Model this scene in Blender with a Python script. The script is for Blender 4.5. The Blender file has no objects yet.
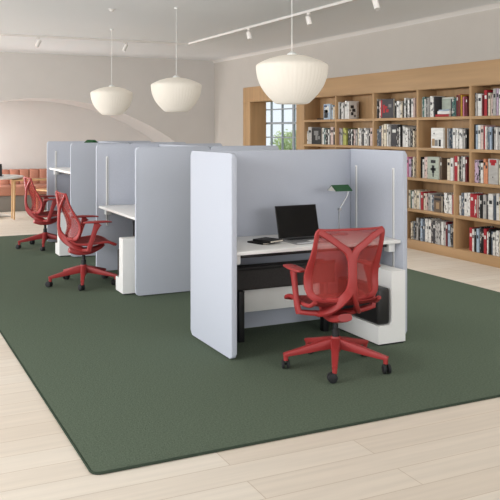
import bpy, bmesh, math, random
from mathutils import Vector, Matrix
from math import radians as R, sin, cos, pi

SC = bpy.context.scene
COL = SC.collection
random.seed(7)

# ---------------------------------------------------------------- camera
cam_d = bpy.data.cameras.new('camera')
cam = bpy.data.objects.new('camera', cam_d)
COL.objects.link(cam)
cam_d.sensor_width = 36.0
cam_d.lens = 784.0 / 500.0 * 36.0
cam_d.shift_y = -120.0 / 500.0
cam.location = (-2.2614, -4.9568, 1.6)
cam.rotation_euler = (R(90), 0, -math.atan2(0.43584, 0.90003))
cam_d.clip_end = 200
SC.camera = cam

# ---------------------------------------------------------------- world, daylight, exposure
world = bpy.data.worlds.new('world')
SC.world = world
world.use_nodes = True
wbg = world.node_tree.nodes['Background']
wbg.inputs['Color'].default_value = (0.90, 0.95, 1.0, 1)
wbg.inputs['Strength'].default_value = 1.12

def area(name, loc, aim, sx, sy, power, col=(1, 1, 1), spread=180):
    l = bpy.data.lights.new(name, 'AREA')
    l.shape = 'RECTANGLE'; l.size = sx; l.size_y = sy; l.energy = power; l.color = col
    l.spread = R(spread)
    o = bpy.data.objects.new(name, l); COL.objects.link(o)
    o.location = loc
    o.rotation_euler = (Vector(aim) - Vector(loc)).to_track_quat('-Z', 'Y').to_euler()
    return o

area('daylight_left_windows', (-6.0, -1.0, 2.35), (1.3, 1.1, 0.7), 3.0, 0.9, 96, (1, 1, 1), 130)
area('daylight_left_windows_low', (-6.0, 1.2, 1.75), (1.0, 2.0, 1.6), 5.0, 2.3, 62, (1, 1, 1))
area('daylight_left_rear_window', (-6.0, 7.4, 1.9), (1.0, 8.5, 0.2), 4.5, 2.2, 175, (1, 1, 1), 150)
area('daylight_front_windows', (2.4, -8.0, 2.2), (1.8, 2.0, 0.2), 5.0, 1.8, 78, (1, 1, 1), 140)
area('daylight_front_left_windows', (-5.0, -6.5, 2.2), (1.0, 2.0, 0.2), 4.0, 2.2, 48, (1, 1, 1), 140)
area('added_fill_by_bookcase', (2.9, 2.0, 3.0), (2.9, 2.0, 0.0), 1.6, 9.0, 43, (1.0, 0.99, 0.97), 100)  # added overhead fill to brighten floor and shelves; no such fitting in the room
area('alcove_side_window', (-2.05, 11.2, 1.2), (1.0, 11.4, 1.1), 0.9, 1.2, 165, (0.93, 0.97, 1.0))

SC.view_settings.view_transform = 'Standard'
SC.view_settings.look = 'None'
SC.view_settings.gamma = 1
SC.view_settings.use_curve_mapping = False
SC.view_settings.exposure = 0.10

# ---------------------------------------------------------------- materials
def lin(c):
    def f(v):
        v /= 255.0
        return v / 12.92 if v <= 0.04045 else ((v + 0.055) / 1.055) ** 2.4
    return (f(c[0]), f(c[1]), f(c[2]), 1)

def mat(name, c, rough=0.6, metal=0.0, noise=None, bump=None, spec=0.5):
    """noise=(scale xyz, strength) mixes a lighter/darker grain; bump=(scale, strength)."""
    m = bpy.data.materials.new(name); m.use_nodes = True
    nt = m.node_tree; b = nt.nodes['Principled BSDF']
    b.inputs['Base Color'].default_value = lin(c)
    b.inputs['Roughness'].default_value = rough
    b.inputs['Metallic'].default_value = metal
    b.inputs['Specular IOR Level'].default_value = spec
    tc = nt.nodes.new('ShaderNodeTexCoord')
    if noise:
        sc, st = noise
        mp = nt.nodes.new('ShaderNodeMapping'); mp.inputs['Scale'].default_value = sc
        nz = nt.nodes.new('ShaderNodeTexNoise'); nz.inputs['Scale'].default_value = 1.0
        nz.inputs['Detail'].default_value = 4
        mr = nt.nodes.new('ShaderNodeMapRange')
        mr.inputs['From Min'].default_value = 0.3; mr.inputs['From Max'].default_value = 0.7
        mr.inputs['To Min'].default_value = 1 - st; mr.inputs['To Max'].default_value = 1 + st
        mx = nt.nodes.new('ShaderNodeVectorMath'); mx.operation = 'SCALE'
        mx.inputs[0].default_value = lin(c)[:3]
        nt.links.new(tc.outputs['Object'], mp.inputs['Vector'])
        nt.links.new(mp.outputs['Vector'], nz.inputs['Vector'])
        nt.links.new(nz.outputs['Fac'], mr.inputs['Value'])
        nt.links.new(mr.outputs['Result'], mx.inputs['Scale'])
        nt.links.new(mx.outputs['Vector'], b.inputs['Base Color'])
    if bump:
        nz2 = nt.nodes.new('ShaderNodeTexNoise'); nz2.inputs['Scale'].default_value = bump[0]
        bp = nt.nodes.new('ShaderNodeBump'); bp.inputs['Strength'].default_value = bump[1]
        bp.inputs['Distance'].default_value = 0.01
        nt.links.new(tc.outputs['Object'], nz2.inputs['Vector'])
        nt.links.new(nz2.outputs['Fac'], bp.inputs['Height'])
        nt.links.new(bp.outputs['Normal'], b.inputs['Normal'])
    return m

M = {}
M['fabric'] = mat('panel_fabric', (187, 191, 201), 0.95, noise=((160, 160, 160), 0.05), bump=(260, 0.12), spec=0.15)
M['white'] = mat('white_laminate', (236, 235, 232), 0.45)
M['white_metal'] = mat('white_metal', (234, 234, 231), 0.4)
M['grey_beam'] = mat('pale_grey_metal', (238, 238, 234), 0.5)
M['black'] = mat('black_metal', (20, 20, 22), 0.5)
M['black_felt'] = mat('black_felt', (66, 63, 62), 0.9, noise=((90, 90, 90), 0.15))
M['rubber'] = mat('black_rubber', (22, 22, 24), 0.7)
M['bin'] = mat('black_moulded_plastic', (34, 33, 33), 0.38)
M['red'] = mat('red_moulded_plastic', (156, 48, 47), 0.5)
M['chrome'] = mat('brushed_steel', (190, 190, 190), 0.25, 1.0)
M['silver'] = mat('silver_aluminium', (168, 168, 170), 0.35, 0.6)
M['screen'] = mat('dark_glass_screen', (5, 5, 6), 0.12, spec=0.25)
M['key'] = mat('black_keys', (26, 26, 28), 0.6)
M['green'] = mat('green_enamel', (14, 74, 32), 0.45, spec=0.2)
M['enamel_white'] = mat('white_enamel', (240, 238, 232), 0.5)
M['notebook'] = mat('black_cloth_cover', (30, 26, 26), 0.7, noise=((80, 80, 80), 0.2))
M['paper'] = mat('cream_paper', (236, 228, 212), 0.9)
M['oak'] = mat('oak_veneer', (181, 145, 104), 0.55, noise=((14, 14, 1.0), 0.10))
M['oak_h'] = mat('oak_veneer_long', (181, 145, 104), 0.55, noise=((14, 0.8, 14), 0.09))
M['walnut'] = mat('brown_reveal_wood', (178, 136, 92), 0.6, noise=((12, 12, 0.9), 0.10))
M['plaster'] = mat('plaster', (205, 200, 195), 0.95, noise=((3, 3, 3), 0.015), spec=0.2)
M['plaster_r'] = mat('plaster_shaded', (188, 181, 173), 0.95, noise=((3, 3, 3), 0.015), spec=0.2)  # same plaster, darkened in colour to stand in for weaker light on the right wall
M['ceiling'] = mat('ceiling_paint', (236, 238, 240), 0.95, spec=0.2)
M['trim'] = mat('white_paint', (222, 217, 212), 0.7)
M['muntin'] = mat('grey_window_bars', (158, 165, 171), 0.6)
M['terracotta'] = mat('terracotta_cloth', (184, 128, 106), 0.95, noise=((60, 60, 60), 0.07))
M['plinth_grey'] = mat('grey_plinth', (128, 122, 114), 0.8)
M['tan_wood'] = mat('tan_wood', (200, 160, 112), 0.55, noise=((10, 10, 2), 0.08))
M['leaf'] = mat('leaf_green', (200, 216, 160), 0.8, noise=((3, 3, 3), 0.25))
M['bark'] = mat('bark', (96, 78, 60), 0.9, noise=((8, 8, 2), 0.2))
M['grass'] = mat('lawn', (128, 150, 92), 0.95, noise=((5, 5, 5), 0.2))

def mesh_fabric(name, c, hole):
    """Open-weave suspension cloth: threads with see-through gaps."""
    m = bpy.data.materials.new(name); m.use_nodes = True
    nt = m.node_tree; b = nt.nodes['Principled BSDF']; out = nt.nodes['Material Output']
    b.inputs['Base Color'].default_value = lin(c); b.inputs['Roughness'].default_value = 0.75
    tr = nt.nodes.new('ShaderNodeBsdfTransparent')
    mx = nt.nodes.new('ShaderNodeMixShader')
    tc = nt.nodes.new('ShaderNodeTexCoord')
    wv = nt.nodes.new('ShaderNodeTexWave'); wv.bands_direction = 'Z'
    wv.inputs['Scale'].default_value = 60
    mr = nt.nodes.new('ShaderNodeMapRange')
    mr.inputs['To Min'].default_value = max(0, hole - 0.12); mr.inputs['To Max'].default_value = hole + 0.12
    nt.links.new(tc.outputs['Object'], wv.inputs['Vector'])
    nt.links.new(wv.outputs['Fac'], mr.inputs['Value'])
    nt.links.new(mr.outputs['Result'], mx.inputs['Fac'])
    tl = nt.nodes.new('ShaderNodeBsdfTranslucent'); tl.inputs['Color'].default_value = lin(c)
    m2 = nt.nodes.new('ShaderNodeMixShader'); m2.inputs['Fac'].default_value = 0.32
    nt.links.new(b.outputs['BSDF'], m2.inputs[1]); nt.links.new(tl.outputs['BSDF'], m2.inputs[2])
    nt.links.new(m2.outputs['Shader'], mx.inputs[1]); nt.links.new(tr.outputs['BSDF'], mx.inputs[2])
    nt.links.new(mx.outputs['Shader'], out.inputs['Surface'])
    return m
M['red_mesh'] = mesh_fabric('red_suspension_mesh', (182, 66, 58), 0.54)
M['red_seat_mesh'] = mesh_fabric('red_seat_mesh', (150, 48, 46), 0.08)

def floor_mat():
    m = mat('pale_oak_planks', (222, 205, 182), 0.55)
    nt = m.node_tree; b = nt.nodes['Principled BSDF']
    tc = nt.nodes.new('ShaderNodeTexCoord')
    br = nt.nodes.new('ShaderNodeTexBrick')
    br.offset = 0.37; br.inputs['Scale'].default_value = 1.0
    br.inputs['Brick Width'].default_value = 1.9; br.inputs['Row Height'].default_value = 0.19
    br.inputs['Mortar Size'].default_value = 0.0022; br.inputs['Mortar Smooth'].default_value = 0.3
    br.inputs['Color1'].default_value = lin((222, 212, 198)); br.inputs['Color2'].default_value = lin((213, 200, 184))
    br.inputs['Mortar'].default_value = lin((188, 170, 150))
    mp = nt.nodes.new('ShaderNodeMapping'); mp.inputs['Scale'].default_value = (1.2, 22, 1)
    nz = nt.nodes.new('ShaderNodeTexNoise'); nz.inputs['Scale'].default_value = 1; nz.inputs['Detail'].default_value = 5
    mr = nt.nodes.new('ShaderNodeMapRange')
    mr.inputs['From Min'].default_value = 0.3; mr.inputs['From Max'].default_value = 0.7
    mr.inputs['To Min'].default_value = 0.93; mr.inputs['To Max'].default_value = 1.05
    sc = nt.nodes.new('ShaderNodeVectorMath'); sc.operation = 'SCALE'
    nt.links.new(tc.outputs['Object'], br.inputs['Vector'])
    nt.links.new(tc.outputs['Object'], mp.inputs['Vector']); nt.links.new(mp.outputs['Vector'], nz.inputs['Vector'])
    nt.links.new(nz.outputs['Fac'], mr.inputs['Value'])
    nt.links.new(br.outputs['Color'], sc.inputs[0]); nt.links.new(mr.outputs['Result'], sc.inputs['Scale'])
    nt.links.new(sc.outputs['Vector'], b.inputs['Base Color'])
    return m
M['floor'] = floor_mat()
M['carpet'] = mat('green_carpet', (91, 102, 87), 1.0, noise=((90, 90, 90), 0.22), bump=(140, 0.5), spec=0.05)
M['carpet_edge'] = mat('green_carpet_binding', (58, 68, 57), 1.0, spec=0.05)

def lamp_mat():
    m = mat('pleated_shade', (212, 205, 194), 0.8)
    nt = m.node_tree; b = nt.nodes['Principled BSDF']
    b.inputs['Emission Color'].default_value = lin((255, 244, 226))
    b.inputs['Emission Strength'].default_value = 0.21
    return m
M['shade'] = lamp_mat()

def book_mat(name, c, c2=None):
    m = mat(name, c, 0.6)
    nt = m.node_tree; b = nt.nodes['Principled BSDF']
    tc = nt.nodes.new('ShaderNodeTexCoord'); oi = nt.nodes.new('ShaderNodeObjectInfo')
    ad = nt.nodes.new('ShaderNodeVectorMath'); ad.operation = 'MULTIPLY_ADD'
    ad.inputs[1].default_value = (60, 60, 24) if c2 else (8, 8, 40)
    cm = nt.nodes.new('ShaderNodeCombineXYZ')
    ml = nt.nodes.new('ShaderNodeMath'); ml.operation = 'MULTIPLY'; ml.inputs[1].default_value = 91.0
    nt.links.new(oi.outputs['Random'], ml.inputs[0])
    for k in range(3): nt.links.new(ml.outputs[0], cm.inputs[k])
    nt.links.new(tc.outputs['Object'], ad.inputs[0]); nt.links.new(cm.outputs[0], ad.inputs[2])
    nz = nt.nodes.new('ShaderNodeTexNoise'); nz.inputs['Scale'].default_value = 1.0; nz.inputs['Detail'].default_value = 1
    nt.links.new(ad.outputs[0], nz.inputs['Vector'])
    cr = nt.nodes.new('ShaderNodeValToRGB')
    e = cr.color_ramp.elements
    if c2:
        e[0].position = 0.57; e[0].color = lin(c); e[1].position = 0.62; e[1].color = lin(c2)
    else:
        e[0].position = 0.3; e[0].color = lin(tuple(v * 0.92 for v in c)); e[1].position = 0.62; e[1].color = lin(c)
    nt.links.new(nz.outputs['Fac'], cr.inputs['Fac'])
    nt.links.new(cr.outputs['Color'], b.inputs['Base Color'])
    return m

# ---------------------------------------------------------------- mesh helpers
class MB:
    def __init__(s): s.bm = bmesh.new()
    def box(s, x0, x1, y0, y1, z0, z1, bev=0.0, seg=2, mi=0, mtx=None):
        t = bmesh.new()
        bmesh.ops.create_cube(t, size=1)
        bmesh.ops.scale(t, vec=(x1 - x0, y1 - y0, z1 - z0), verts=t.verts)
        if bev > 0:
            bmesh.ops.bevel(t, geom=t.edges[:], offset=bev, segments=seg, affect='EDGES', profile=0.5)
        bmesh.ops.translate(t, vec=((x0 + x1) / 2, (y0 + y1) / 2, (z0 + z1) / 2), verts=t.verts)
        return s._join(t, mi, mtx)
    def _join(s, t, mi=0, mtx=None):
        if mtx is not None: bmesh.ops.transform(t, matrix=mtx, verts=t.verts)
        mp = {}
        for v in t.verts: mp[v] = s.bm.verts.new(v.co)
        for f in t.faces:
            try:
                nf = s.bm.faces.new([mp[v] for v in f.verts]); nf.material_index = mi; nf.smooth = True
            except ValueError: pass
        t.free(); return s
    def lathe(s, prof, n=32, cx=0, cy=0, mi=0, mtx=None):
        """prof = [(radius, z)] from bottom to top."""
        t = bmesh.new(); rings = []
        for r, z in prof:
            if r < 1e-5: rings.append([t.verts.new((cx, cy, z))])
            else: rings.append([t.verts.new((cx + r * cos(2 * pi * k / n), cy + r * sin(2 * pi * k / n), z)) for k in range(n)])
        for a, b in zip(rings, rings[1:]):
            for k in range(n):
                k2 = (k + 1) % n
                if len(a) == 1 and len(b) == 1: continue
                if len(a) == 1: t.faces.new((a[0], b[k2], b[k]))
                elif len(b) == 1: t.faces.new((a[k], a[k2], b[0]))
                else: t.faces.new((a[k], a[k2], b[k2], b[k]))
        return s._join(t, mi, mtx)
    def sweep(s, pts, sec, n=10, up=(0, 0, 1), smooth=0, power=2.6, closed=False, mi=0, mtx=None):
        """Sweep a rounded-rectangle section; sec = list of (width, height) per point."""
        pts = [Vector(p) for p in pts]
        if not isinstance(sec, list): sec = [sec] * len(pts)
        if smooth:
            P, S = [], []
            m = len(pts); rng = m if closed else m - 1
            g = lambda i: pts[i % m] if closed else pts[max(0, min(m - 1, i))]
            h = lambda i: sec[i % m] if closed else sec[max(0, min(m - 1, i))]
            for i in range(rng):
                for k in range(smooth):
                    u = k / smooth
                    p0, p1, p2, p3 = g(i - 1), g(i), g(i + 1), g(i + 2)
                    P.append(0.5 * ((2 * p1) + (p2 - p0) * u + (2 * p0 - 5 * p1 + 4 * p2 - p3) * u * u + (3 * p1 - p0 - 3 * p2 + p3) * u ** 3))
                    S.append(tuple(h(i)[q] * (1 - u) + h(i + 1)[q] * u for q in (0, 1)))
            if not closed: P.append(pts[-1]); S.append(sec[-1])
            pts, sec = P, S
        t = bmesh.new(); rings = []; m = len(pts)
        for i, p in enumerate(pts):
            if closed: d = pts[(i + 1) % m] - pts[i - 1]
            else: d = pts[min(m - 1, i + 1)] - pts[max(0, i - 1)]
            d.normalize()
            u = Vector(up)
            if callable(up): u = up(i, p)
            a = d.cross(u)
            if a.length < 1e-4: a = d.cross(Vector((0.3, 1, 0.1)))
            a.normalize(); b = a.cross(d).normalized()
            w, h2 = sec[i]
            ring = []
            for k in range(n):
                th = 2 * pi * (k + 0.5) / n
                c, q = cos(th), sin(th)
                rr = (abs(c) ** power + abs(q) ** power) ** (-1 / power)
                ring.append(t.verts.new(p + a * (c * rr * w / 2) + b * (q * rr * h2 / 2)))
            rings.append(ring)
        for i in range(m if closed else m - 1):
            A, B = rings[i], rings[(i + 1) % m]
            for k in range(n): t.faces.new((A[k], A[(k + 1) % n], B[(k + 1) % n], B[k]))
        if not closed:
            t.faces.new(rings[0][::-1]); t.faces.new(rings[-1])
        return s._join(t, mi, mtx)
    def prism(s, poly, axis, a0, a1, mi=0, mtx=None):
        """Extrude a 2-D polygon along axis 'x' (poly=(y,z)), 'y' (x,z) or 'z' (x,y)."""
        f = {'x': lambda u, v, w: (w, u, v), 'y': lambda u, v, w: (u, w, v), 'z': lambda u, v, w: (u, v, w)}[axis]
        t = bmesh.new()
        A = [t.verts.new(f(u, v, a0)) for u, v in poly]; B = [t.verts.new(f(u, v, a1)) for u, v in poly]
        n = len(poly)
        for k in range(n): t.faces.new((A[k], A[(k + 1) % n], B[(k + 1) % n], B[k]))
        t.faces.new(A[::-1]); t.faces.new(B)
        bmesh.ops.recalc_face_normals(t, faces=t.faces[:])
        return s._join(t, mi, mtx)
    def grid(s, fn, nu, nv, thick=0.0, mi=0):
        t = bmesh.new()
        V = [[t.verts.new(fn(i / nu, j / nv)) for j in range(nv + 1)] for i in range(nu + 1)]
        for i in range(nu):
            for j in range(nv): t.faces.new((V[i][j], V[i + 1][j], V[i + 1][j + 1], V[i][j + 1]))
        if thick:
            bmesh.ops.recalc_face_normals(t, faces=t.faces[:])
            bmesh.ops.solidify(t, geom=t.faces[:], thickness=thick)
        return s._join(t, mi)
    def build(s, name, mats, parent=None, loc=None, rotz=None, flat=False):
        me = bpy.data.meshes.new(name)
        bmesh.ops.recalc_face_normals(s.bm, faces=s.bm.faces[:])
        if flat:
            for f in s.bm.faces: f.smooth = False
        s.bm.to_mesh(me); s.bm.free()
        for m in (mats if isinstance(mats, (list, tuple)) else [mats]): me.materials.append(m)
        if not flat:
            try: me.set_sharp_from_angle(angle=R(38))
            except Exception: pass
        o = bpy.data.objects.new(name, me); COL.objects.link(o)
        if parent: o.parent = parent
        if loc: o.location = loc
        if rotz is not None: o.rotation_euler = (0, 0, rotz)
        return o

def tag(o, label=None, cat=None, group=None, kind=None):
    if label: o['label'] = label
    if cat: o['category'] = cat
    if group: o['group'] = group
    if kind: o['kind'] = kind
    return o
def thing(name, label, cat, loc=(0, 0, 0), rotz=0.0, group=None):
    o = bpy.data.objects.new(name, None); COL.objects.link(o)
    o.empty_display_size = 0.1
    o.location = loc; o.rotation_euler = (0, 0, rotz)
    return tag(o, label, cat, group)
def struct(name, mb, m, label, cat='room', parent=None):
    o = mb.build(name, m, parent)
    if parent is None: tag(o, label, cat, kind='structure')
    return o
def copy_tree(o, parent=None):
    c = o.copy(); COL.objects.link(c)
    if parent: c.parent = parent
    for ch in list(o.children): copy_tree(ch, c)
    return c

# ================================================================ the room
CH = 3.08          # ceiling height
struct('floor', MB().box(-8, 4.9, -9, 12.3, -0.13, -0.013), M['floor'], 'pale oak plank floor of the room')
struct('ceiling', MB().box(-8, 4.6, -9, 12.3, CH, CH + 0.15), M['ceiling'], 'plain off-white ceiling with a track along its edge')

# back wall with a wide segmental arch
def arch_pts(x0, x1, n=40, cx=0.75, rad=4.75, top=2.215):
    return [(x0 + (x1 - x0) * k / n, top - rad + math.sqrt(rad ** 2 - (x0 + (x1 - x0) * k / n - cx) ** 2)) for k in range(n + 1)]
w = MB()
w.box(-8, -2.1, 10.5, 10.7, 0, CH); w.box(3.6, 4.57, 10.5, 10.7, 0, CH)
ap = arch_pts(-2.1, 3.6)
w.prism([(-2.1, CH)] + ap + [(3.6, CH)], 'y', 10.5, 10.7)
struct('wall_back', w, M['plaster'], 'cream back wall with the wide shallow arch')
n_ = MB()
n_.box(-2.3, 3.8, 11.9, 12.1, 0, 2.6)
n_.box(-2.3, -2.1, 10.7, 11.9, 0, 2.6); n_.box(3.6, 3.8, 10.7, 11.9, 0, 2.6)
n_.prism([(-2.1, 2.6)] + ap + [(3.6, 2.6)], 'y', 10.7, 11.9)
struct('wall_alcove', n_, M['plaster'], 'cream wall of the arched alcove behind the terracotta bench')
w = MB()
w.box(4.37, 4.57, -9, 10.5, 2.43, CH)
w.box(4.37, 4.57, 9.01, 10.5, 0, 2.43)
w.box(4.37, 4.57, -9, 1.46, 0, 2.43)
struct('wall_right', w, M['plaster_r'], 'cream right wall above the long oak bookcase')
c = MB()
c.prism([(4.37, CH), (4.37, CH - 0.05), (4.34, CH - 0.02), (4.30, CH)], 'y', -9, 10.5)
struct('trim_1', c, M['trim'], 'thin cove where the right wall meets the ceiling')

# window and its oak surround
fr = MB()
fr.box(4.35, 4.70, 8.70, 9.01, 0, 2.14, 0.003)
fr.box(4.35, 4.70, 6.63, 6.87, 0, 2.14, 0.003)
fr.box(4.35, 4.70, 6.63, 9.01, 2.14, 2.43, 0.003)
fr.box(4.40, 4.70, 6.87, 8.70, 0, 0.55, 0.003)
struct('trim_2', fr, M['oak'], 'oak surround of the deep window recess')
rv = MB()
rv.box(4.375, 4.70, 8.694, 8.7005, 0.55, 2.14)
struct('trim_3', rv, M['walnut'], 'brown wooden reveal on the left of the window')
wf = MB()
for y in (8.98, 8.54, 8.09, 7.65, 7.21, 6.77):
    wf.box(4.72, 4.76, y - (0.028 if abs(y - 7.65) < .01 else 0.011), y + (0.028 if abs(y - 7.65) < .01 else 0.011), 0.55, 2.36)
for z in (0.57, 0.93, 1.195, 1.46, 1.73, 1.995, 2.26):
    wf.box(4.715, 4.765, 6.7, 9.05, z - (0.02 if abs(z - 1.73) < .01 else 0.011), z + (0.02 if abs(z - 1.73) < .01 else 0.011))
win = struct('window_1', wf, M['muntin'], 'tall window of small panes with grey bars')
gm = bpy.data.materials.new('window_glass'); gm.use_nodes = True
nt = gm.node_tree; nt.nodes.remove(nt.nodes['Principled BSDF'])
t_ = nt.nodes.new('ShaderNodeBsdfTransparent'); t_.inputs['Color'].default_value = (0.95, 0.97, 0.98, 1)
g_ = nt.nodes.new('ShaderNodeBsdfGlossy'); g_.inputs['Roughness'].default_value = 0.02
x_ = nt.nodes.new('ShaderNodeMixShader'); x_.inputs['Fac'].default_value = 0.05
nt.links.new(t_.outputs[0], x_.inputs[1]); nt.links.new(g_.outputs[0], x_.inputs[2])
nt.links.new(x_.outputs[0], nt.nodes['Material Output'].inputs['Surface'])
MB().box(4.738, 4.742, 6.7, 9.05, 0.55, 2.36).build('pane', gm, win)
struct('wall_window', MB().box(4.70, 4.9, 6.5, 9.3, 2.36, CH).box(4.70, 4.9, 6.5, 9.3, 0, 0.55), M['plaster'], 'cream outer wall above and below the window')
# outdoors
struct('ground', MB().box(4.9, 60, -6, 70, -0.3, -0.12), M['grass'], 'green lawn outside the window', 'lawn')
def shrub(x, y, r, h, seed, label):
    rnd = random.Random(seed)
    t = thing('garden_shrub', label, 'shrub', (x, y, -0.12), 0, 'shrubs outside the window')
    st = MB()
    for k in range(5):
        a = rnd.uniform(0, 6.3)
        st.sweep([(0, 0, 0), (r * .25 * cos(a), r * .25 * sin(a), h * .4), (r * .5 * cos(a), r * .5 * sin(a), h * .75)], [(.08, .08), (.06, .06), (.03, .03)], n=6)
    st.build('stem', M['bark'], t)
    f = MB(); bm = f.bm
    for k in range(2600):
        u = Vector((rnd.gauss(0, 1), rnd.gauss(0, 1), rnd.gauss(0, 1))).normalized() * rnd.uniform(.6, 1.0) * (1 + .18 * sin(7 * rnd.random()))
        p = Vector((u.x * r, u.y * r, h * .55 + u.z * h * .45))
        a = Vector((rnd.gauss(0, 1), rnd.gauss(0, 1), rnd.gauss(0, 1))).normalized()
        b = a.orthogonal().normalized(); s = rnd.uniform(.06, .12)
        vs = [bm.verts.new(p + a * s), bm.verts.new(p + b * s * .55), bm.verts.new(p - a * s), bm.verts.new(p - b * s * .55)]
        bm.faces.new(vs)
    f.build('foliage', M['leaf'], t, flat=True)
shrub(19.0, 25.6, 1.6, 2.05, 1, 'taller pale green shrub outside the window, on the right')
shrub(17.0, 29.0, 1.5, 1.75, 2, 'lower pale green shrub outside the window, on the left')

# carpet
cp = MB()
def rrect(x0, x1, y0, y1, r, n=6):
    out = []
    for cx, cy, a0 in ((x1 - r, y0 + r, -90), (x1 - r, y1 - r, 0), (x0 + r, y1 - r, 90), (x0 + r, y0 + r, 180)):
        for k in range(n + 1):
            a = R(a0 + 90 * k / n); out.append((cx + r * cos(a), cy + r * sin(a)))
    return out
rx0, rx1, ry0, ry1 = -1.335, 3.33, -1.357, 7.3
rug = cp.prism(rrect(rx0 + .012, rx1 - .012, ry0 + .012, ry1 - .012, .04), 'z', -0.0125, 0.0).build('rug', M['carpet'])
tag(rug, 'large dark green rug under the booths on pale oak floor', 'rug')
ed = MB(); q = rrect(rx0 + .006, rx1 - .006, ry0 + .006, ry1 - .006, .045)
ed.sweep([(x, y, -0.0058) for x, y in q], (0.012, 0.012), n=8, closed=True).build('binding', M['carpet_edge'], rug)
RZ = 0.0005

# ================================================================ bookcase
bc = thing('bookcase', 'long built-in oak bookcase along the right wall', 'bookcase', (4.35, 4.0, 0))
def bpart(name, mb, m): return mb.build(name, m, bc, loc=(-4.35, -4.0, 0))
DIV_U = [6.61, 5.60, 4.57, 3.54, 2.51, 1.50]
DIV_L = [6.61, 5.89, 4.86, 3.83, 2.80, 1.77]
T = 0.02
bpart('frieze', MB().box(4.35, 4.42, 1.48, 6.63, 2.14, 2.43, .002), M['oak_h'])
bpart('top_panel', MB().box(4.372, 4.68, 1.48, 6.63, 2.135, 2.17, .002), M['oak_h'])
bpart('plinth', MB().box(4.35, 4.40, 1.48, 6.63, -0.0125, 0.09, .002), M['oak_h'])
bpart('back_panel', MB().box(4.66, 4.69, 1.48, 6.63, -0.0125, 2.16), M['oak'])
for z in (1.77, 1.365, 0.955, 0.53, 0.11):
    bpart('shelf', MB().box(4.351, 4.66, 1.50, 6.61, z - 0.038, z, .002), M['oak_h'])
for y in DIV_U: bpart('divider', MB().box(4.35, 4.66, y - T, y + T, 0.955, 2.14, .002), M['oak'])
for y in DIV_L + [1.50]: bpart('divider', MB().box(4.35, 4.66, y - T, y + T, 0.11, 0.917, .002), M['oak'])

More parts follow.
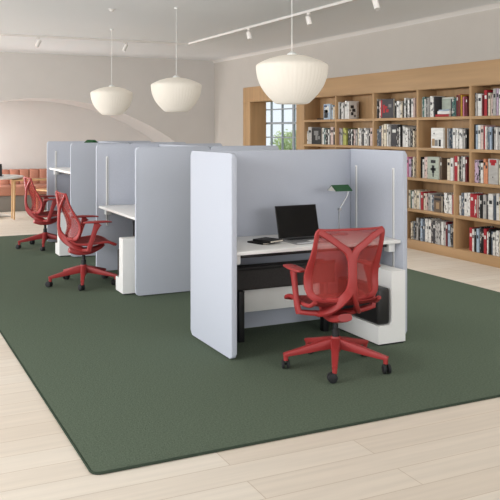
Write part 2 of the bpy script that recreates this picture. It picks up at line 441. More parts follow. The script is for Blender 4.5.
# ---------------------------------------------------------------- books: left edge along the wall, width, height, colour + style
BOOKS={
(1,1):'6.004 0.212 0.250 bF;5.789 0.045 0.230 b.;5.735 0.045 0.200 c.;5.684 0.042 0.200 c*',
(2,1):'5.578 0.024 0.272 w.;5.548 0.041 0.251 k.;5.498 0.043 0.249 w*;5.446 0.043 0.257 g.;5.397 0.051 0.281 w.;5.337 0.048 0.264 wS',
(3,1):'4.548 0.014 0.283 g.;4.526 0.034 0.249 k.;4.484 0.049 0.249 p*;4.422 0.298 0.273 dH;4.114 0.035 0.238 k.;4.072 0.053 0.237 w.;4.011 0.038 0.211 w*;3.965 0.033 0.218 c*;3.924 0.026 0.225 k.;3.892 0.033 0.273 w.;3.852 0.029 0.240 k*;3.816 0.037 0.244 w*;3.771 0.023 0.250 k.;3.743 0.035 0.257 w.;3.701 0.024 0.242 p*;3.672 0.025 0.266 p.',
(4,1):'3.518 0.021 0.249 g.;3.492 0.046 0.271 t*;3.439 0.022 0.241 w.;3.410 0.030 0.254 k*;3.374 0.023 0.256 g.;3.343 0.034 0.279 w.;3.302 0.042 0.258 w*;3.251 0.023 0.266 d.;3.201 0.237 0.256 aF;2.930 0.024 0.225 d.;2.899 0.039 0.220 t*;2.856 0.026 0.235 t.;2.824 0.031 0.271 m.;2.786 0.023 0.282 o.;2.756 0.026 0.266 m.;2.723 0.023 0.267 y.;2.693 0.026 0.241 q.;2.660 0.026 0.252 m.;2.630 0.028 0.239 m.',
(5,1):'2.488 0.015 0.283 k.;2.467 0.032 0.276 g*;2.428 0.066 0.267 w.;2.355 0.021 0.254 m.;2.328 0.052 0.311 r.;2.270 0.021 0.279 k.;2.243 0.034 0.272 c.;2.202 0.030 0.250 p*;2.166 0.047 0.320 g.;2.113 0.030 0.320 l.;2.077 0.033 0.315 w.;2.038 0.042 0.315 l*;1.989 0.041 0.290 w.;1.940 0.040 0.318 k*',
(1,2):'6.597 0.051 0.213 w*;6.536 0.117 0.285 g.;6.390 0.313 0.268 kF;6.067 0.047 0.268 w.;6.011 0.041 0.262 t.;5.964 0.044 0.245 k*;5.911 0.046 0.243 w.;5.856 0.034 0.250 k.;5.816 0.084 0.283 p.;5.723 0.057 0.267 k.',
(2,2):'5.578 0.059 0.267 v.;5.510 0.041 0.249 g.;5.460 0.051 0.266 e.;5.403 0.057 0.234 e.;5.320 0.036 0.258 k.;5.278 0.045 0.239 k*;5.227 0.033 0.246 w.;5.186 0.036 0.234 k.;5.141 0.041 0.240 p*;5.092 0.035 0.235 g.;5.048 0.051 0.265 c*;4.989 0.051 0.254 w*;4.930 0.034 0.236 d.;4.887 0.044 0.265 w.;4.834 0.039 0.235 w*;4.790 0.041 0.234 g.;4.740 0.033 0.248 k.;4.699 0.064 0.264 p.',
(3,2):'4.546 0.047 0.248 s*;4.494 0.045 0.293 s.;4.441 0.031 0.258 p.;4.402 0.036 0.307 c*;4.358 0.055 0.320 c.;4.295 0.031 0.320 w.;4.256 0.049 0.278 g.;4.199 0.134 0.306 d.;4.058 0.039 0.299 k*;4.011 0.029 0.273 w*;3.974 0.024 0.285 k.;3.942 0.038 0.296 g.;3.897 0.038 0.277 w.;3.852 0.060 0.263 w*;3.780 0.032 0.245 g*;3.740 0.036 0.249 k*;3.696 0.032 0.225 c*',
(4,2):'3.298 0.247 0.261 wJ;2.980 0.024 0.254 g.;2.949 0.024 0.255 s*;2.918 0.039 0.248 s*;2.873 0.050 0.260 w.;2.816 0.042 0.253 w*;2.767 0.037 0.248 w.;2.723 0.030 0.240 w.;2.686 0.033 0.235 g.;2.646 0.030 0.247 k.',
(5,2):'2.488 0.011 0.302 k.;2.470 0.039 0.296 b.;2.425 0.042 0.296 w.;2.376 0.045 0.295 p.;2.324 0.024 0.283 r.;2.294 0.025 0.277 w.;2.263 0.034 0.275 s*;2.223 0.031 0.274 b.;2.186 0.021 0.250 k.;2.159 0.033 0.271 g.;2.119 0.026 0.264 w.;2.087 0.043 0.259 g.;2.036 0.040 0.254 c.;1.989 0.041 0.231 d.;1.941 0.057 0.250 w*',
(3,3):'3.834 0.055 0.274 q.;3.771 0.045 0.251 l.;3.718 0.027 0.241 k*;3.683 0.036 0.278 c*',
(4,3):'3.518 0.017 0.283 k.;3.494 0.035 0.251 w.;3.452 0.068 0.286 p*;3.372 0.228 0.291 aK;3.137 0.037 0.282 n.;2.980 0.059 0.275 c.;2.915 0.047 0.289 w.;2.861 0.068 0.317 r.;2.786 0.027 0.310 c.;2.753 0.023 0.310 k*;2.725 0.029 0.320 g*;2.690 0.034 0.313 w.;2.650 0.034 0.310 m.',
(5,3):'2.488 0.071 0.279 l*;2.411 0.022 0.270 k*;2.383 0.045 0.246 w.;2.331 0.038 0.296 o.;2.287 0.041 0.261 o.;2.239 0.162 0.301 gL;2.067 0.039 0.285 c.;2.020 0.041 0.287 w.;1.972 0.040 0.272 s.;1.924 0.040 0.289 c*',
(4,4):'3.785 0.033 0.247 c.;3.745 0.032 0.240 t.;3.705 0.032 0.234 w.;3.666 0.049 0.256 c*;3.609 0.053 0.247 c.;3.549 0.018 0.218 w.;3.524 0.044 0.239 r.;3.473 0.039 0.222 c.;3.427 0.043 0.219 p*;3.377 0.035 0.233 g.;3.335 0.038 0.212 w.;3.290 0.050 0.216 s*;3.229 0.149 0.212 nF;3.058 0.075 0.260 w*;2.976 0.058 0.236 w*;2.911 0.024 0.240 w.;2.882 0.018 0.246 r.',
(5,4):'2.764 0.027 0.246 w*;2.730 0.045 0.283 s*;2.679 0.052 0.287 w.;2.620 0.061 0.292 w*;2.552 0.064 0.284 r.;2.481 0.060 0.277 rM;2.411 0.025 0.269 w*;2.380 0.035 0.284 k.;2.338 0.055 0.288 g.;2.277 0.031 0.275 d.;2.239 0.080 0.308 w.;2.152 0.023 0.288 s.;2.123 0.046 0.315 w.;2.070 0.042 0.279 c.;2.018 0.039 0.289 w*;1.970 0.054 0.296 g.',
(4,5):'3.736 0.032 0.240 c*;3.696 0.032 0.245 s*;3.657 0.032 0.253 k*;3.618 0.036 0.301 g.;3.575 0.044 0.305 k*;3.524 0.036 0.298 b*;3.481 0.035 0.281 s.;3.439 0.055 0.306 w*;3.377 0.055 0.299 w.;3.315 0.034 0.265 d*;3.274 0.046 0.296 d.;3.221 0.041 0.302 g*;3.173 0.053 0.276 g*;3.113 0.044 0.300 w*;3.062 0.040 0.305 g.;3.015 0.032 0.310 m.;2.976 0.043 0.282 b.;2.926 0.031 0.280 k*;2.888 0.031 0.311 d.',
(5,5):'2.584 0.057 0.283 r.;2.516 0.032 0.273 w.;2.477 0.028 0.293 k.;2.442 0.039 0.287 b.;2.397 0.035 0.315 k*;2.355 0.028 0.300 k.;2.321 0.045 0.300 r.;2.270 0.028 0.269 w*;2.236 0.027 0.308 k.;2.202 0.027 0.284 s.;2.169 0.037 0.274 w.;2.126 0.049 0.299 w*;2.070 0.058 0.265 c.;2.004 0.041 0.270 k*;1.956 0.056 0.285 w.'}

COLR = {'w': ('white', (240, 238, 233)), 'c': ('cream', (232, 220, 198)), 'g': ('grey', (190, 187, 183)), 'k': ('black', (30, 28, 28)),
        's': ('slate blue', (92, 104, 118)), 'r': ('red', (178, 36, 48)), 'm': ('maroon', (112, 30, 40)), 'p': ('pale pink', (220, 196, 188)),
        'l': ('lilac', (206, 182, 206)), 'o': ('orange', (226, 150, 112)), 'y': ('yellow', (206, 160, 40)), 'e': ('lime green', (188, 190, 104)),
        't': ('teal', (70, 110, 104)), 'b': ('pale blue', (176, 194, 212)), 'n': ('brown', (110, 92, 76)), 'd': ('charcoal', (66, 64, 68)),
        'a': ('sage', (184, 192, 178)), 'q': ('pink', (204, 120, 152)), 'v': ('mauve', (172, 150, 152))}
BM_ = {}
for k_, (nm_, c_) in COLR.items():
    BM_[k_ + '.'] = book_mat(nm_ + '_cloth', c_)
    dark = sum(c_) < 380
    BM_[k_ + '*'] = book_mat(nm_ + '_print', c_, (214, 210, 204) if dark else (66, 64, 66))
ORD = ['first', 'second', 'third', 'fourth', 'fifth', 'sixth', 'seventh', 'eighth', 'ninth', 'tenth', 'eleventh', 'twelfth', 'thirteenth',
       'fourteenth', 'fifteenth', 'sixteenth', 'seventeenth', 'eighteenth', 'nineteenth', 'twentieth', 'twenty-first', 'twenty-second']
SHZ = {1: 1.77, 2: 1.365, 3: 0.955, 4: 0.53, 5: 0.11}
SHN = {1: 'top shelf', 2: 'second shelf down', 3: 'third shelf down', 4: 'fourth shelf down', 5: 'lowest shelf'}
BX = 4.385
ink = {k: mat('print_' + k, c, 0.6) for k, c in dict(dark=(38, 38, 42), red=(176, 34, 44), white=(228, 226, 220), blue=(70, 96, 140), grey=(130, 128, 126), tan=(170, 140, 104)).items()}
PRINTS = {   # blocks printed on a front cover: (u0,u1,v0,v1,ink) in fractions, u from the left
    'F': {'b': [(.1, .62, .1, .62, 'dark'), (.25, .8, .45, .85, 'white'), (.1, .5, .8, .92, 'blue')],
          'k': [(.25, .7, .55, .82, 'grey'), (.4, .62, .25, .55, 'grey'), (.68, .85, .3, .5, 'grey')],
          'a': [(.1, .9, .93, .97, 'white')], 'n': [(.08, .92, .72, .86, 'dark'), (.3, .7, .2, .6, 'tan')]},
    'G': {'w': [(.2, .6, .62, .8, 'dark'), (.4, .8, .42, .6, 'dark'), (.25, .55, .22, .4, 'dark'), (.6, .85, .1, .25, 'grey'), (.1, .25, .45, .55, 'grey')]},
    'H': {'d': [(.18, .34, .28, .7, 'red'), (.34, .52, .5, .62, 'red'), (.42, .62, .3, .46, 'red'), (.62, .85, .55, .72, 'grey'), (0, .1, .05, .95, 'red')]},
    'J': {'w': [(.08, .3, .1, .46, 'tan'), (.32, .55, .1, .4, 'grey'), (.62, .8, .08, .42, 'dark'), (.2, .3, .68, .76, 'grey')]},
    'K': {'a': [(.3, .72, .72, .86, 'dark'), (.4, .62, .28, .62, 'dark'), (.28, .74, .38, .5, 'dark'), (.46, .56, .1, .28, 'dark')]},
    'L': {'g': [(.16, .84, .84, .97, 'red'), (.3, .7, .74, .85, 'red'), (.44, .52, .25, .3, 'dark')]},
    'M': {'r': [(.45, .8, .2, .8, 'white'), (.55, .75, .35, .6, 'dark'), (.3, .42, .1, .5, 'white')]}}
FACE_TXT = {'F': 'with printed front showing', 'G': 'with black shapes on front', 'H': 'with red marks on front', 'J': 'with small pictures on front',
            'K': 'with dark motif on front', 'L': 'with red top band', 'M': 'with white patches on front'}
def book_mesh(y0, wd, h, dep, mats):
    """Spine faces the room (-x); the book's own origin is its lower spine edge."""
    mb = MB(); b = .003 if wd > .02 else .002
    mb.box(0, dep, -b, 0, 0, h); mb.box(0, dep, -wd, -wd + b, 0, h)
    mb.box(0, .004, -wd, 0, 0, h, .0015, 1)
    mb.box(.004, dep - .006, -wd + b, -b, .004, h - .006, mi=1)
    return mb
rb = random.Random(3)
seen_lab = {}
for (bay, row), s_ in BOOKS.items():
    items = [i.split() for i in s_.split(';')]
    place = '%s, %s bay from window' % (SHN[row], ORD[bay - 1])
    for i, (y0, wd, h, cs) in enumerate(items):
        y0, wd, h = float(y0), float(wd), float(h); col, sty = cs[0], cs[1]
        face = sty not in '.*S'
        if face:   # stands with its front cover to the room: cover board, pages, back board
            th = .028; mb = MB()
            mb.box(0, .003, -wd, 0, 0, h, .001, 1); mb.box(th - .003, th, -wd, 0, 0, h)
            mb.box(.003, th - .003, -wd + .006, -.003, .004, h - .004, mi=1)
            mb.box(0, th, -.003, 0, 0, h)
            o = mb.build('book', [BM_[col + '.'], M['paper']], None, loc=(BX + (.10 if (bay, row) == (4, 1) else rb.uniform(-.012, .004)), y0, SHZ[row] + .001))
            for (u0, u1, v0, v1, k) in PRINTS[sty].get(col, []):
                MB().box(-.0012, .0005, -wd * u1, -wd * u0, h * v0, h * v1).build('cover_print', ink[k], o)
            lab = '%s book %s, %s' % (COLR[col][0], FACE_TXT[sty], place)
        else:
            dp = .15 if sty == 'S' or i == len(items) - 1 else rb.uniform(.17, .23)
            o = book_mesh(y0, wd, h, dp, None).build('book', [BM_[col + sty.replace('S', '.')], M['paper']], None,
                          loc=(BX + rb.uniform(0, .022), y0, SHZ[row] + .001))
            if sty == '.' and wd > .026 and h > .22:
                v = rb.uniform(.55, .75)
                MB().box(-.001, .0005, -wd * .8, -wd * .2, h * v, h * (v + .14)).build('spine_title', ink['white' if sum(COLR[col][1]) < 420 else 'dark'], o)
            if sty == 'S':
                for (u0, u1, v0, v1, k) in PRINTS['G']['w']:
                    MB().box(dp * u0, dp * u1, -wd - .001, -wd + .001, h * v0, h * v1).build('cover_print', ink[k], o)
            lab = '%s%s book, %s from left on %s' % ('mottled ' if sty == '*' else '', COLR[col][0], ORD[i], place)
        tag(o, lab, 'book', 'books on the %s, %s bay' % (SHN[row], ORD[bay - 1]))
# books lying flat
def flat_book(name_lab, x, y, z, lx, ly, h, col, rot=0):
    mb = MB()
    mb.box(-lx / 2, lx / 2, -ly / 2, ly / 2, 0, .003); mb.box(-lx / 2, lx / 2, -ly / 2, ly / 2, h - .003, h)
    mb.box(-lx / 2, -lx / 2 + .003, -ly / 2, ly / 2, 0, h)
    mb.box(-lx / 2 + .003, lx / 2 - .005, -ly / 2 + .005, ly / 2 - .005, .003, h - .003, mi=1)
    o = mb.build('book', [BM_[col + '.'], M['paper']], None, loc=(x, y, z), rotz=rot)
    tag(o, name_lab, 'book', 'books lying flat on the shelves')
flat_book('black book lying flat at the left end of the top shelf nearest the window', 4.50, 6.15, 1.771, .2, .19, .02, 'k', .05)
flat_book('red book at the bottom of the flat stack on the top shelf', 4.422, 3.05, 1.771, .12, .26, .032, 'r')
flat_book('thick white book lying in the flat stack on the top shelf', 4.424, 3.03, 1.804, .11, .23, .04, 'w', .03)
flat_book('pale blue book on top of the flat stack on the top shelf', 4.425, 3.03, 1.845, .10, .21, .018, 'b', -.04)

# ================================================================ lamps on cords, ceiling track
def pendant(x, y, label):
    t = thing('pendant_lamp', label, 'lamp', (x, y, CH), 0, 'pleated white pendant lamps')
    z0 = 1.82 - CH
    pr = [(.125, 0), (.145, .008), (.183, .045), (.213, .077), (.238, .110), (.260, .145), (.277, .183), (.290, .220), (.298, .258), (.302, .295), (.303, .318), (.296, .332), (.276, .346), (.245, .361), (.19, .384), (.12, .404), (.04, .416)]
    n = 144; mb = MB(); bm = mb.bm; rings = []
    for r, z in pr:   # fine vertical pleats
        rings.append([bm.verts.new(((r * (1 + (.012 if k % 3 == 0 else 0))) * cos(2 * pi * k / n), (r * (1 + (.012 if k % 3 == 0 else 0))) * sin(2 * pi * k / n), z0 + z)) for k in range(n)])
    for a, b in zip(rings, rings[1:]):
        for k in range(n): bm.faces.new((a[k], a[(k + 1) % n], b[(k + 1) % n], b[k]))
    bm.faces.new(rings[0][::-1])
    bmesh.ops.recalc_face_normals(bm, faces=bm.faces[:])
    mb.build('lamp_shade', M['shade'], t)
    MB().lathe([(.0, z0 + .414), (.042, z0 + .414), (.042, z0 + .424), (.012, z0 + .445), (0, z0 + .445)], 20).build('cap', M['white_metal'], t)
    MB().lathe([(0, z0 + .44), (.0032, z0 + .44), (.0032, -.015), (0, -.015)], 8).build('cord', M['white_metal'], t)
    MB().lathe([(0, -.018), (.018, -.018), (.022, -.010), (.022, 0), (0, 0)], 24).build('ceiling_rose', M['white_metal'], t)
pendant(0.95, 0.86, 'nearest and largest-looking white pleated pendant, above the front booth')
pendant(1.07, 3.97, 'white pleated pendant in the middle of the row of three')
pendant(0.92, 6.26, 'farthest white pleated pendant, hanging above the rear booths')

tk = MB().box(-6, 2.63, 7.5, 7.535, CH - .03, CH).box(2.60, 2.635, -6, 7.535, CH - .03, CH)
tk = tk.build('ceiling_track', M['trim']); tag(tk, 'thin white L-shaped lighting track on the ceiling', 'lighting track')
def spot(x, y, rz, label):
    t = thing('track_spotlight', label, 'spotlight', (x, y, CH - .03), rz, 'white spotlights on the ceiling track')
    MB().box(-.03, .03, -.015, .015, -.025, 0, .003).build('adapter', M['trim'], t)
    MB().lathe([(0, -.08), (.008, -.08), (.008, -.02), (0, -.02)], 10).build('stem', M['trim'], t)
    mtx = Matrix.Translation((0, 0, -.10)) @ Matrix.Rotation(R(24), 4, 'Y')
    MB().lathe([(0, -.058), (.026, -.058), (.031, -.062), (.031, .055), (.024, .062), (0, .062)], 24, mtx=mtx).build('spotlight_head', M['trim'], t)
spot(0.10, 7.517, 0, 'track spotlight farthest left, on the rear run of the track')
spot(1.50, 7.517, 0, 'track spotlight on the rear run, above the farthest pendant')
spot(2.617, 5.15, R(90), 'track spotlight on the side run, left of the nearest pendant cord')
spot(2.617, 3.45, R(90), 'track spotlight on the side run, right of the nearest pendant cord')
spot(2.617, 2.02, R(90), 'track spotlight at the top edge, farthest right on the side run')
sp = MB().lathe([(0, -.03), (.02, -.03), (.03, -.012), (.045, -.006), (.045, 0), (0, 0)], 20).build('ceiling_sprinkler', M['trim'], None, loc=(.40, 4.42, CH))
tag(sp, 'small white sprinkler head on the ceiling at upper left', 'sprinkler')

# ================================================================ booths
BDF = 0.022      # desk front edge
BW, BD, BT, BH = 1.494, 0.772, 0.04, 1.438
def slab(u0, u1, w0, w1, t0, t1, axis, r=.032, e=.010):
    """Upholstered board: rounded corners in its plane, softened edges."""
    mb = MB().prism(rrect(u0, u1, w0, w1, r, 5), axis, t0, t1)
    ring = [x for x in mb.bm.edges if any(len(f.verts) > 4 for f in x.link_faces)]
    bmesh.ops.bevel(mb.bm, geom=ring, offset=e, segments=3, affect='EDGES', profile=.5)
    for f in mb.bm.faces: f.smooth = True
    return mb
def booth(label, org, rot, dz=0.748, full=True):
    t = thing('office_booth', label, 'booth', (org[0], org[1], RZ), rot, 'grey-blue fabric desk booths')
    P = lambda mb, n, m, **k: mb.build(n, m, t, **k)
    b0 = .009
    for x in (0, BW - BT):
        sp_ = P(slab(0, BD, b0, BH, x, x + BT, 'x'), 'side_panel', M['fabric'])
        for y in (.09, BD - .09):
            MB().lathe([(0, 0), (.018, 0), (.018, .006), (.01, .012), (0, .012)], 14, x + BT / 2, y).build('foot', M['rubber'], sp_)
    P(MB().box(BT, BW - BT, BD - BT, BD, b0, BH - .002, .008, 2), 'back_panel', M['fabric'])
    P(MB().box(BT + .003, BW - BT - .003, BDF, BD - BT - .002, dz - .026, dz, .003), 'desktop', M['white'])
    for x, s in ((BT, 1), (BW - BT, -1)):
        for y in (.119, .642):
            xa, xb = sorted((x + s * .001, x + s * .007))
            r_ = P(MB().box(xa, xb, y - .014, y + .014, .52, 1.30, .002), 'height_rail', M['white_metal'])
            xa, xb = sorted((x + s * .0068, x + s * .0078))
            MB().box(xa, xb, y - .003, y + .006, .53, 1.29).build('slot', M['silver'], r_)
            xa, xb = sorted((x + s * .008, x + s * .07))
            P(MB().box(xa, xb, y - .035, y + .035, dz - .10, dz - .027, .006), 'desk_bracket', M['white_metal'])
    P(MB().box(.12, BW - .12, .10, .15, dz - .06, dz - .027, .002).box(.12, BW - .12, .5, .55, dz - .06, dz - .027, .002), 'desk_rail', M['black'])
    if full:
        P(MB().box(BT + .01, 1.10, .42, .60, .385, .392).box(BT + .01, 1.10, .42, .428, .385, .545, .002).box(BT + .01, 1.10, .592, .60, .385, .545, .002), 'cable_tray', M['black_felt'])
        P(MB().box(BT + .005, 1.105, .415, .43, .535, .56, .003), 'tray_rim', M['black'])
        P(MB().box(.285, 1.0, .47, .52, .205, .384, .004), 'crossbeam', M['grey_beam'])
        for x in (.245, 0.985):
            P(MB().box(x, x + .045, .40, .46, 0.0, .384, .004), 'leg', M['black'])
    return t
def pedestal(label, org, rot, ly=-.156):
    ca, sa = cos(rot), sin(rot)
    lx = 1.2405
    t = thing('storage_pedestal', label, 'pedestal', (org[0] + ca * lx - sa * ly, org[1] + sa * lx + ca * ly, RZ), rot, 'white pedestals beside the booth desks')
    x0, x1 = -.1225, .1225
    def corner(cx, cz, r, a0, a1, n=6): return [(cx + r * cos(R(a0 + (a1 - a0) * k / n)), cz + r * sin(R(a0 + (a1 - a0) * k / n))) for k in range(n + 1)]
    poly = [(x0, .012), (x1, .012), (x1, 0.545)] + [(-.004, 0.545)] + corner(-.034, .177, .03, 0, -90) + [(x0, .147)]
    body = MB().prism(poly, 'y', 0, .60)
    bmesh.ops.bevel(body.bm, geom=[e for e in body.bm.edges if e.is_manifold and e.calc_face_angle(0) > .6], offset=.004, segments=2, affect='EDGES')
    body.build('body', M['white'], t)
    MB().box(x0 + .004, -.008, .012, .58, .15, .42, .022, 4).build('tray', M['bin'], t)
    MB().box(x0 + .01, x1 - .01, .01, .59, 0, .013).build('base', M['rubber'], t)
    return t
rot_b = -pi / 2
booth('grey-blue fabric desk booth nearest the viewer, with laptop and green lamp inside', (-.012, -.02), 0)
booth('middle left-opening grey-blue booth with a low white desk, behind the front booth', (.03, 3.77), rot_b)
booth('farthest left-opening grey-blue booth with its white desk raised high', (0, 6.35), rot_b, dz=1.066)
booth('grey-blue booth backing onto the middle booth, only its top edges showing', (2 * BD + .032, 2.276), pi / 2)
booth('grey-blue booth backing onto the farthest booth, only its top edge showing', (2 * BD + .002, 4.856), pi / 2)
pedestal('white L-shaped pedestal with black tray, right of the front desk', (0, 0), 0)
pedestal('white L-shaped pedestal at the near side of the middle booth', (0, 3.77), rot_b, -.062)
pedestal('white L-shaped pedestal at the near side of the farthest booth', (0, 6.35), rot_b, -.115)

# ================================================================ things on the desks
DZ = 0.748 + RZ
def laptop(label, x, y, z, rz, w=.352, d=.235, h=.245, tilt=14):
    t = thing('laptop', label, 'laptop', (x, y, z), rz)
    MB().box(-w / 2, w / 2, -d, 0, .002, .014, .003).build('base', M['silver'], t)
    kb = MB()
    for r_ in range(5):
        for c_ in range(12):
            kb.box(-w * .42 + c_ * w * .07, -w * .42 + c_ * w * .07 + w * .062, -.03 - r_ * .02 - .016, -.03 - r_ * .02, .0138, .0152)
    kb.build('keyboard', M['key'], t)
    MB().box(-.05, .05, -d + .015, -d + .085, .0138, .0146).build('trackpad', M['grey_beam'], t)
    mtx = Matrix.Translation((0, 0, .012)) @ Matrix.Rotation(-R(tilt), 4, 'X')
    lid = MB().box(-w / 2, w / 2, 0.001, .008, 0, h, .002, mtx=mtx).build('lid', M['key'], t)
    MB().box(-w / 2 + .006, w / 2 - .006, -.0006, .0012, .006, h - .006, mtx=mtx).build('screen', M['screen'], lid)
    MB().lathe([(0, -w * .4), (.006, -w * .4), (.006, w * .4), (0, w * .4)], 10, mtx=Matrix.Translation((0, 0, .012)) @ Matrix.Rotation(R(90), 4, 'Y')).build('hinge', M['key'], t)
    return t
laptop('open black-screened laptop on the white desk of the front booth', .760, .39, DZ, R(2), w=.375, d=.27, h=.255)
def notebook(label, x, y, z, rz, w, d, h):
    t = thing('notebook', label, 'notebook', (x, y, z), rz, 'black notebooks on the front desk')
    MB().box(-w / 2, w / 2, -d / 2, d / 2, 0, .003).box(-w / 2, w / 2, -d / 2, d / 2, h - .003, h).box(-w / 2, -w / 2 + .004, -d / 2, d / 2, 0, h).build('cover', M['notebook'], t)
    MB().box(-w / 2 + .005, w / 2 - .003, -d / 2 + .002, d / 2 - .003, .003, h - .003).build('pages', M['paper'], t)
notebook('black notebook lying beneath the other one, left of the laptop', .390, .325, DZ + .0005, R(18), .13, .165, .012)
notebook('black notebook with cream page edges, on top of the other notebook', .438, .305, DZ + .013, R(22), .150, .175, .016)
def desk_lamp(label, x, y, z, rz):
    t = thing('desk_lamp', label, 'lamp', (x, y, z), rz, 'desk lamps with green shades')
    MB().lathe([(0, 0), (.075, 0), (.078, .006), (.07, .013), (.012, .018), (0, .018)], 32).build('base', M['chrome'], t)
    MB().sweep([(0, 0, .015), (0, 0, .19), (.01, 0, .215), (.07, 0, .30), (.085, 0, .33), (.086, 0, .36)], (.011, .011), n=10, power=2).build('pole', M['chrome'], t)
    MB().lathe([(0, -.014), (.012, -.014), (.012, .014), (0, .014)], 12, mtx=Matrix.Translation((.004, 0, .205)) @ Matrix.Rotation(R(90), 4, 'X')).build('joint', M['chrome'], t)
    L0, L1, hw, hh, zt = -.072, .088, .068, .048, .405
    th = .004
    sh = MB().prism([(-hw, zt - hh), (0, zt), (hw, zt - hh), (hw - th, zt - hh), (0, zt - th * 1.4), (-hw + th, zt - hh)], 'x', L0, L1).build('lamp_shade', M['green'], t, flat=True)
    i_ = MB().prism([(-hw + th, zt - hh - .001), (0, zt - th * 1.5), (hw - th, zt - hh - .001), (hw - th * 2, zt - hh), (0, zt - th * 2.6), (-hw + th * 2, zt - hh)], 'x', L0, L1 - .006)
    i_.build('shade_lining', M['enamel_white'], sh, flat=True)
    MB().prism([(-hw + .002, zt - hh), (0, zt - .002), (hw - .002, zt - hh)], 'x', L1 - .006, L1 - .0005).build('shade_end', M['green'], sh, flat=True)
    MB().prism([(-hw + .004, zt - hh), (0, zt - .003), (hw - .004, zt - hh)], 'x', L0 + .001, L0 + .006).build('shade_end', M['enamel_white'], sh, flat=True)
desk_lamp('green-shaded steel desk lamp beside the laptop in the front booth', 1.172, .47, DZ + .0005, 0)
desk_lamp('green-shaded desk lamp showing above the panel of the farthest booth', .34, 5.21, 1.066 + RZ, rot_b + R(25))
tag(MB().box(-.14, .14, -.10, .10, 0, .006, .002).box(-.125, .125, -.085, .085, .006, .008).build('desk_mat', M['paper'], None, loc=(.26, 2.66, DZ + .0005), rotz=R(80)),
    'small beige pad on the white desk of the middle booth', 'desk pad')

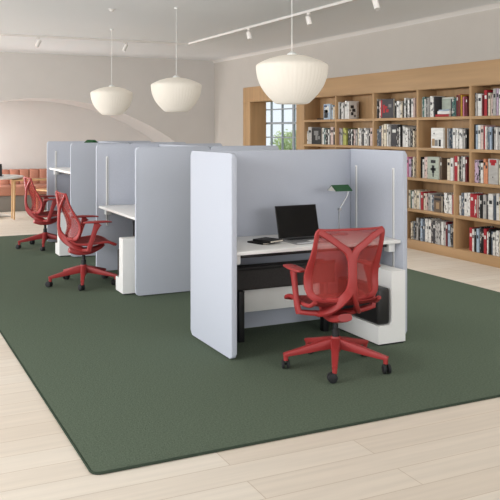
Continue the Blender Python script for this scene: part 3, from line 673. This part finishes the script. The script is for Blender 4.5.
# ================================================================ task chairs
def chair(label, x, y, rz, base_off):
    t = thing('task_chair', label, 'chair', (x, y, RZ), rz, 'red mesh task chairs')
    P = lambda mb, n, m, par=None: mb.build(n, m, par or t)
    red = M['red']
    # five-star base
    P(MB().lathe([(0, .105), (.034, .105), (.042, .15), (.040, .185), (.033, .205), (0, .205)], 28), 'hub', red)
    for k in range(5):
        a = R(base_off + 72 * k); d = Vector((cos(a), sin(a), 0))
        mb = MB()
        mb.sweep([d * .02 + Vector((0, 0, .160)), d * .12 + Vector((0, 0, .143)), d * .24 + Vector((0, 0, .118)), d * .332 + Vector((0, 0, .101)), d * .362 + Vector((0, 0, .095))],
                 [(.066, .078), (.054, .064), (.044, .046), (.038, .032), (.034, .026)], n=12, power=4)
        mb.lathe([(0, .058), (.015, .058), (.017, .09), (0, .10)], 14, d.x * .346, d.y * .346)
        leg = P(mb, 'base_leg', red)
        th = a + R(35 + 23 * k)
        ax = Vector((-sin(th), cos(th), 0)); tr = Vector((cos(th), sin(th), 0)) * .016
        cc = Vector((d.x * .346, d.y * .346, .0315)) - tr
        q_ = Matrix.Translation(cc) @ ax.to_track_quat('Z', 'Y').to_matrix().to_4x4()
        w_ = MB()
        for s in (-1, 1):
            zc = s * .017
            w_.lathe([(0, zc - .0095), (.023, zc - .0095), (.031, zc - .006), (.031, zc + .006), (.023, zc + .0095), (0, zc + .0095)], 24, mtx=q_)
        w_.lathe([(0, -.017), (.008, -.017), (.008, .017), (0, .017)], 10, mtx=q_)
        cs = P(w_, 'caster', M['rubber'], leg)
    P(MB().lathe([(0, .19), (.026, .19), (.026, .255), (.017, .257), (.017, .345), (0, .345)], 20), 'gas_lift', M['black'])
    # tilt housing under the seat
    mb = MB()
    mb.sweep([(0, -.15, .362), (0, -.06, .345), (0, .06, .345), (0, .16, .375), (0, .21, .405)], [(.10, .05), (.15, .075), (.14, .07), (.11, .045), (.08, .03)], n=14, power=3.5, smooth=3)
    P(mb, 'tilt_housing', red)
    # seat
    def seat(u, v):
        x_ = (u - .5) * 2; w = .255 * (1 - .10 * (1 - v) ** 2)
        z_ = .452 + .018 * abs(x_) ** 3 - .018 * math.exp(-((v - .35) / .3) ** 2) + (.0 if v < .75 else -.032 * ((v - .75) / .25) ** 2) + (.03 * (1 - v / .15) ** 2 if v < .15 else 0)
        return Vector((x_ * w, -.185 + .470 * v - .018 * x_ * x_ * v, z_))
    P(MB().grid(seat, 14, 18, .008), 'seat', M['red_seat_mesh'])
    rim = [seat(0, v / 8) for v in range(9)] + [seat(u / 6, 1) for u in range(1, 6)] + [seat(1, 1 - v / 8) for v in range(9)]
    P(MB().sweep([p + Vector((0, 0, -.008)) for p in rim], (.032, .026), n=10, smooth=2, power=3), 'seat_frame', red)
    # backrest: rounded-rectangle sheet, hollow across, reclined above the waist
    def half(v):
        h_ = .250 + .018 * math.exp(-((v - .28) / .34) ** 2)
        if v < .14: h_ -= .085 * (1 - math.sqrt(max(0, 1 - (1 - v / .14) ** 2)))
        if v > .93: h_ -= .035 * (1 - math.sqrt(max(0, 1 - ((v - .93) / .07) ** 2)))
        return h_
    def back(u, v):
        x_ = (u - .5) * 2
        z_ = .485 + .475 * v
        yc = -.205 + .050 * math.exp(-((v - .24) / .28) ** 2) - .070 * max(0, v - .4) ** 1.3 - .01
        wrap = (.080 * math.exp(-((v - .30) / .42) ** 2) + .016) * abs(x_) ** 2.4
        return Vector((x_ * half(v), yc + wrap, z_))
    NV = [0, .02, .05, .09, .14] + [.14 + .79 * k / 16 for k in range(1, 17)] + [.96, .985, 1]
    P(MB().grid(lambda u, w_: back(u, NV[round(w_ * (len(NV) - 1))]), 20, len(NV) - 1, .004), 'backrest', M['red_mesh'])
    f = MB()
    fw = lambda v: .030 + .034 * math.exp(-((v - .30) / .30) ** 2)
    def edge(sx, v):
        h_ = half(v)
        return back(.5 + .5 * sx * (1 - .45 * fw(v) / h_), v)
    VS = [.0, .02, .05, .09, .14] + [.14 + .79 * k / 9 for k in range(1, 10)] + [.96, .985]
    loop = [edge(-1, v) for v in VS] + [back(u / 10, .992) for u in range(1, 10)] + [edge(1, v) for v in VS[::-1]] + [back(1 - u / 8, .012) for u in range(2, 7)]
    sec = [(fw(v), .020) for v in VS] + [(.014, .016)] * 9 + [(fw(v), .020) for v in VS[::-1]] + [(.030, .018)] * 5
    f.sweep(loop, sec, n=12, closed=True, power=3, up=(0, 1, .2))
    P(f, 'back_frame', red)
    # spine: a wide bar, forking above to the top corners and below to the arms
    s_ = MB()
    s_.sweep([(0, -.246, .545), (0, -.256, .60), (0, -.258, .65), (0, -.254, .74), (0, -.250, .80)],
             [(.074, .030), (.066, .030), (.060, .028), (.064, .027), (.074, .026)], n=14, smooth=4, power=3.5, up=(0, -1, .1))
    for sx in (-1, 1):
        top = back(.5 + .47 * sx, .972)
        s_.sweep([(sx * .010, -.252, .765), (sx * .032, -.250, .815), (sx * .095, -.247, .862), (sx * .165, -.242, .912), (top.x, top.y - .010, top.z)],
                 [(.052, .026), (.050, .025), (.044, .023), (.042, .020), (.036, .018)], n=12, smooth=4, power=3.5, up=(0, -1, .2))
        s_.sweep([(sx * .008, -.254, .60), (sx * .022, -.242, .54), (sx * .062, -.185, .465), (sx * .105, -.115, .408), (sx * .135, -.05, .380), (sx * .145, -.02, .375)],
                 [(.046, .030), (.058, .032), (.066, .032), (.064, .032), (.055, .032), (.048, .030)], n=14, smooth=4, power=3.5, up=(0, -.75, .65))
    P(s_, 'spine', red)
    P(MB().sweep([(-.275, -.01, .392), (-.17, -.025, .378), (0, -.035, .368), (.17, -.025, .378), (.275, -.01, .392)],
                 [(.046, .032), (.06, .034), (.09, .04), (.06, .034), (.046, .032)], n=12, smooth=4, power=3), 'arm_yoke', red)
    for sx in (-1, 1):
        X = sx * .280
        arm = P(MB().sweep([(X * .97, -.012, .380), (X, .0, .43), (X * 1.005, .022, .50), (X * 1.0, .05, .585), (X * .99, .075, .645), (X * .985, .085, .66)],
                           [(.046, .036), (.050, .036), (.048, .034), (.052, .034), (.075, .034), (.095, .03)], n=12, smooth=4, power=3.2, up=(sx, 0, 0)), 'armrest', red)
        pad = MB().sweep([(X * .97, -.065, .668), (X, -.03, .672), (X, .06, .672), (X * .985, .165, .670), (X * .965, .22, .664)],
                         [(.05, .014), (.082, .022), (.092, .024), (.080, .020), (.045, .012)], n=14, smooth=4, power=3.2)
        P(pad, 'arm_pad', red, arm)
    return t
chair('red mesh task chair with its back turned, at the front booth', .575, -.43, R(-7), 28)
chair('red mesh task chair seen from the side, at the middle booth', -.268, 3.12, R(-91), -15)
chair('red mesh task chair farthest back, at the raised desk', -.115, 5.89, R(-90), -15)

# ================================================================ alcove: bench, tables
sf = thing('banquette', 'long terracotta channelled bench in the arched alcove', 'bench', (-.2, 11.45, -.0125))
SX0, SX1 = -1.9, 2.2
pt = lambda mb, n, m: mb.build(n, m, sf)
pt(MB().box(SX0, SX1, -.40, .40, 0, .31, .01), 'base', M['plinth_grey'])
k = 0; x = SX0
while x < SX1 - .05:
    pt(MB().box(x + .003, x + .197, .17, .40, .49, .80, .025, 3), 'back_cushion', M['terracotta'])
    if k % 2 == 0:
        pt(MB().box(x + .003, x + .397, -.45, .20, .315, .50, .03, 3), 'seat_cushion', M['terracotta'])
    x += .2; k += 1
rt = thing('round_table', 'white round table with a splayed white foot, at far left', 'table', (-.40, 10.05, -.0125))
MB().lathe([(0, .735), (.70, .735), (.715, .745), (.715, .757), (.70, .765), (0, .765)], 64).build('table_top', M['white'], rt)
MB().lathe([(0, .02), (.16, .02), (.10, .05), (.055, .12), (.045, .3), (.045, .62), (.09, .70), (.16, .735), (0, .735)], 32).build('pedestal', M['white'], rt)
for k in range(4):
    a = R(12 + 90 * k)
    MB().sweep([(.05 * cos(a), .05 * sin(a), .06), (.3 * cos(a), .3 * sin(a), .035), (.5 * cos(a), .5 * sin(a), .012)], [(.14, .09), (.12, .06), (.09, .03)], n=10).build('foot', M['white'], rt)
lp = thing('laptop', 'dark laptop seen from behind on the round white table', 'laptop', (-.27, 9.85, .753), R(165))
MB().box(-.17, .17, -.23, 0, .001, .014, .003).build('base', M['silver'], lp)
MB().box(-.17, .17, 0, .008, 0, .235, .002, mtx=Matrix.Translation((0, 0, .012)) @ Matrix.Rotation(-R(18), 4, 'X')).build('lid', M['key'], lp)
wt = thing('wooden_table', 'narrow tan wooden table with thin legs, before the bench', 'table', (.40, 9.70, -.0125))
MB().box(-.36, .36, -.14, .14, .69, .72, .004).build('table_top', M['tan_wood'], wt)
for sx in (-1, 1):
    for sy in (-1, 1):
        MB().sweep([(sx * .335, sy * .12, 0), (sx * .325, sy * .115, .69)], [(.026, .026), (.036, .036)], n=10, power=4).build('leg', M['tan_wood'], wt)
wc = thing('wooden_chair', 'tan wooden chair with an open back frame, before the bench', 'chair', (.95, 10.65, -.0125), R(20))
MB().box(-.22, .22, -.22, .22, .42, .45, .01).build('seat', M['tan_wood'], wc)
for sx in (-1, 1):
    MB().sweep([(sx * .2, -.21, 0), (sx * .2, -.21, .42), (sx * .2, -.25, .70)], (.03, .03), n=8, power=4).build('leg', M['tan_wood'], wc)
    MB().sweep([(sx * .2, .2, 0), (sx * .2, .2, .42)], (.03, .03), n=8, power=4).build('leg', M['tan_wood'], wc)
MB().sweep([(-.2, -.245, .67), (0, -.26, .67), (.2, -.245, .67)], (.02, .07), n=8, power=4).box(-.03, .03, -.245, -.225, .45, .66, .004).build('backrest', M['tan_wood'], wc)
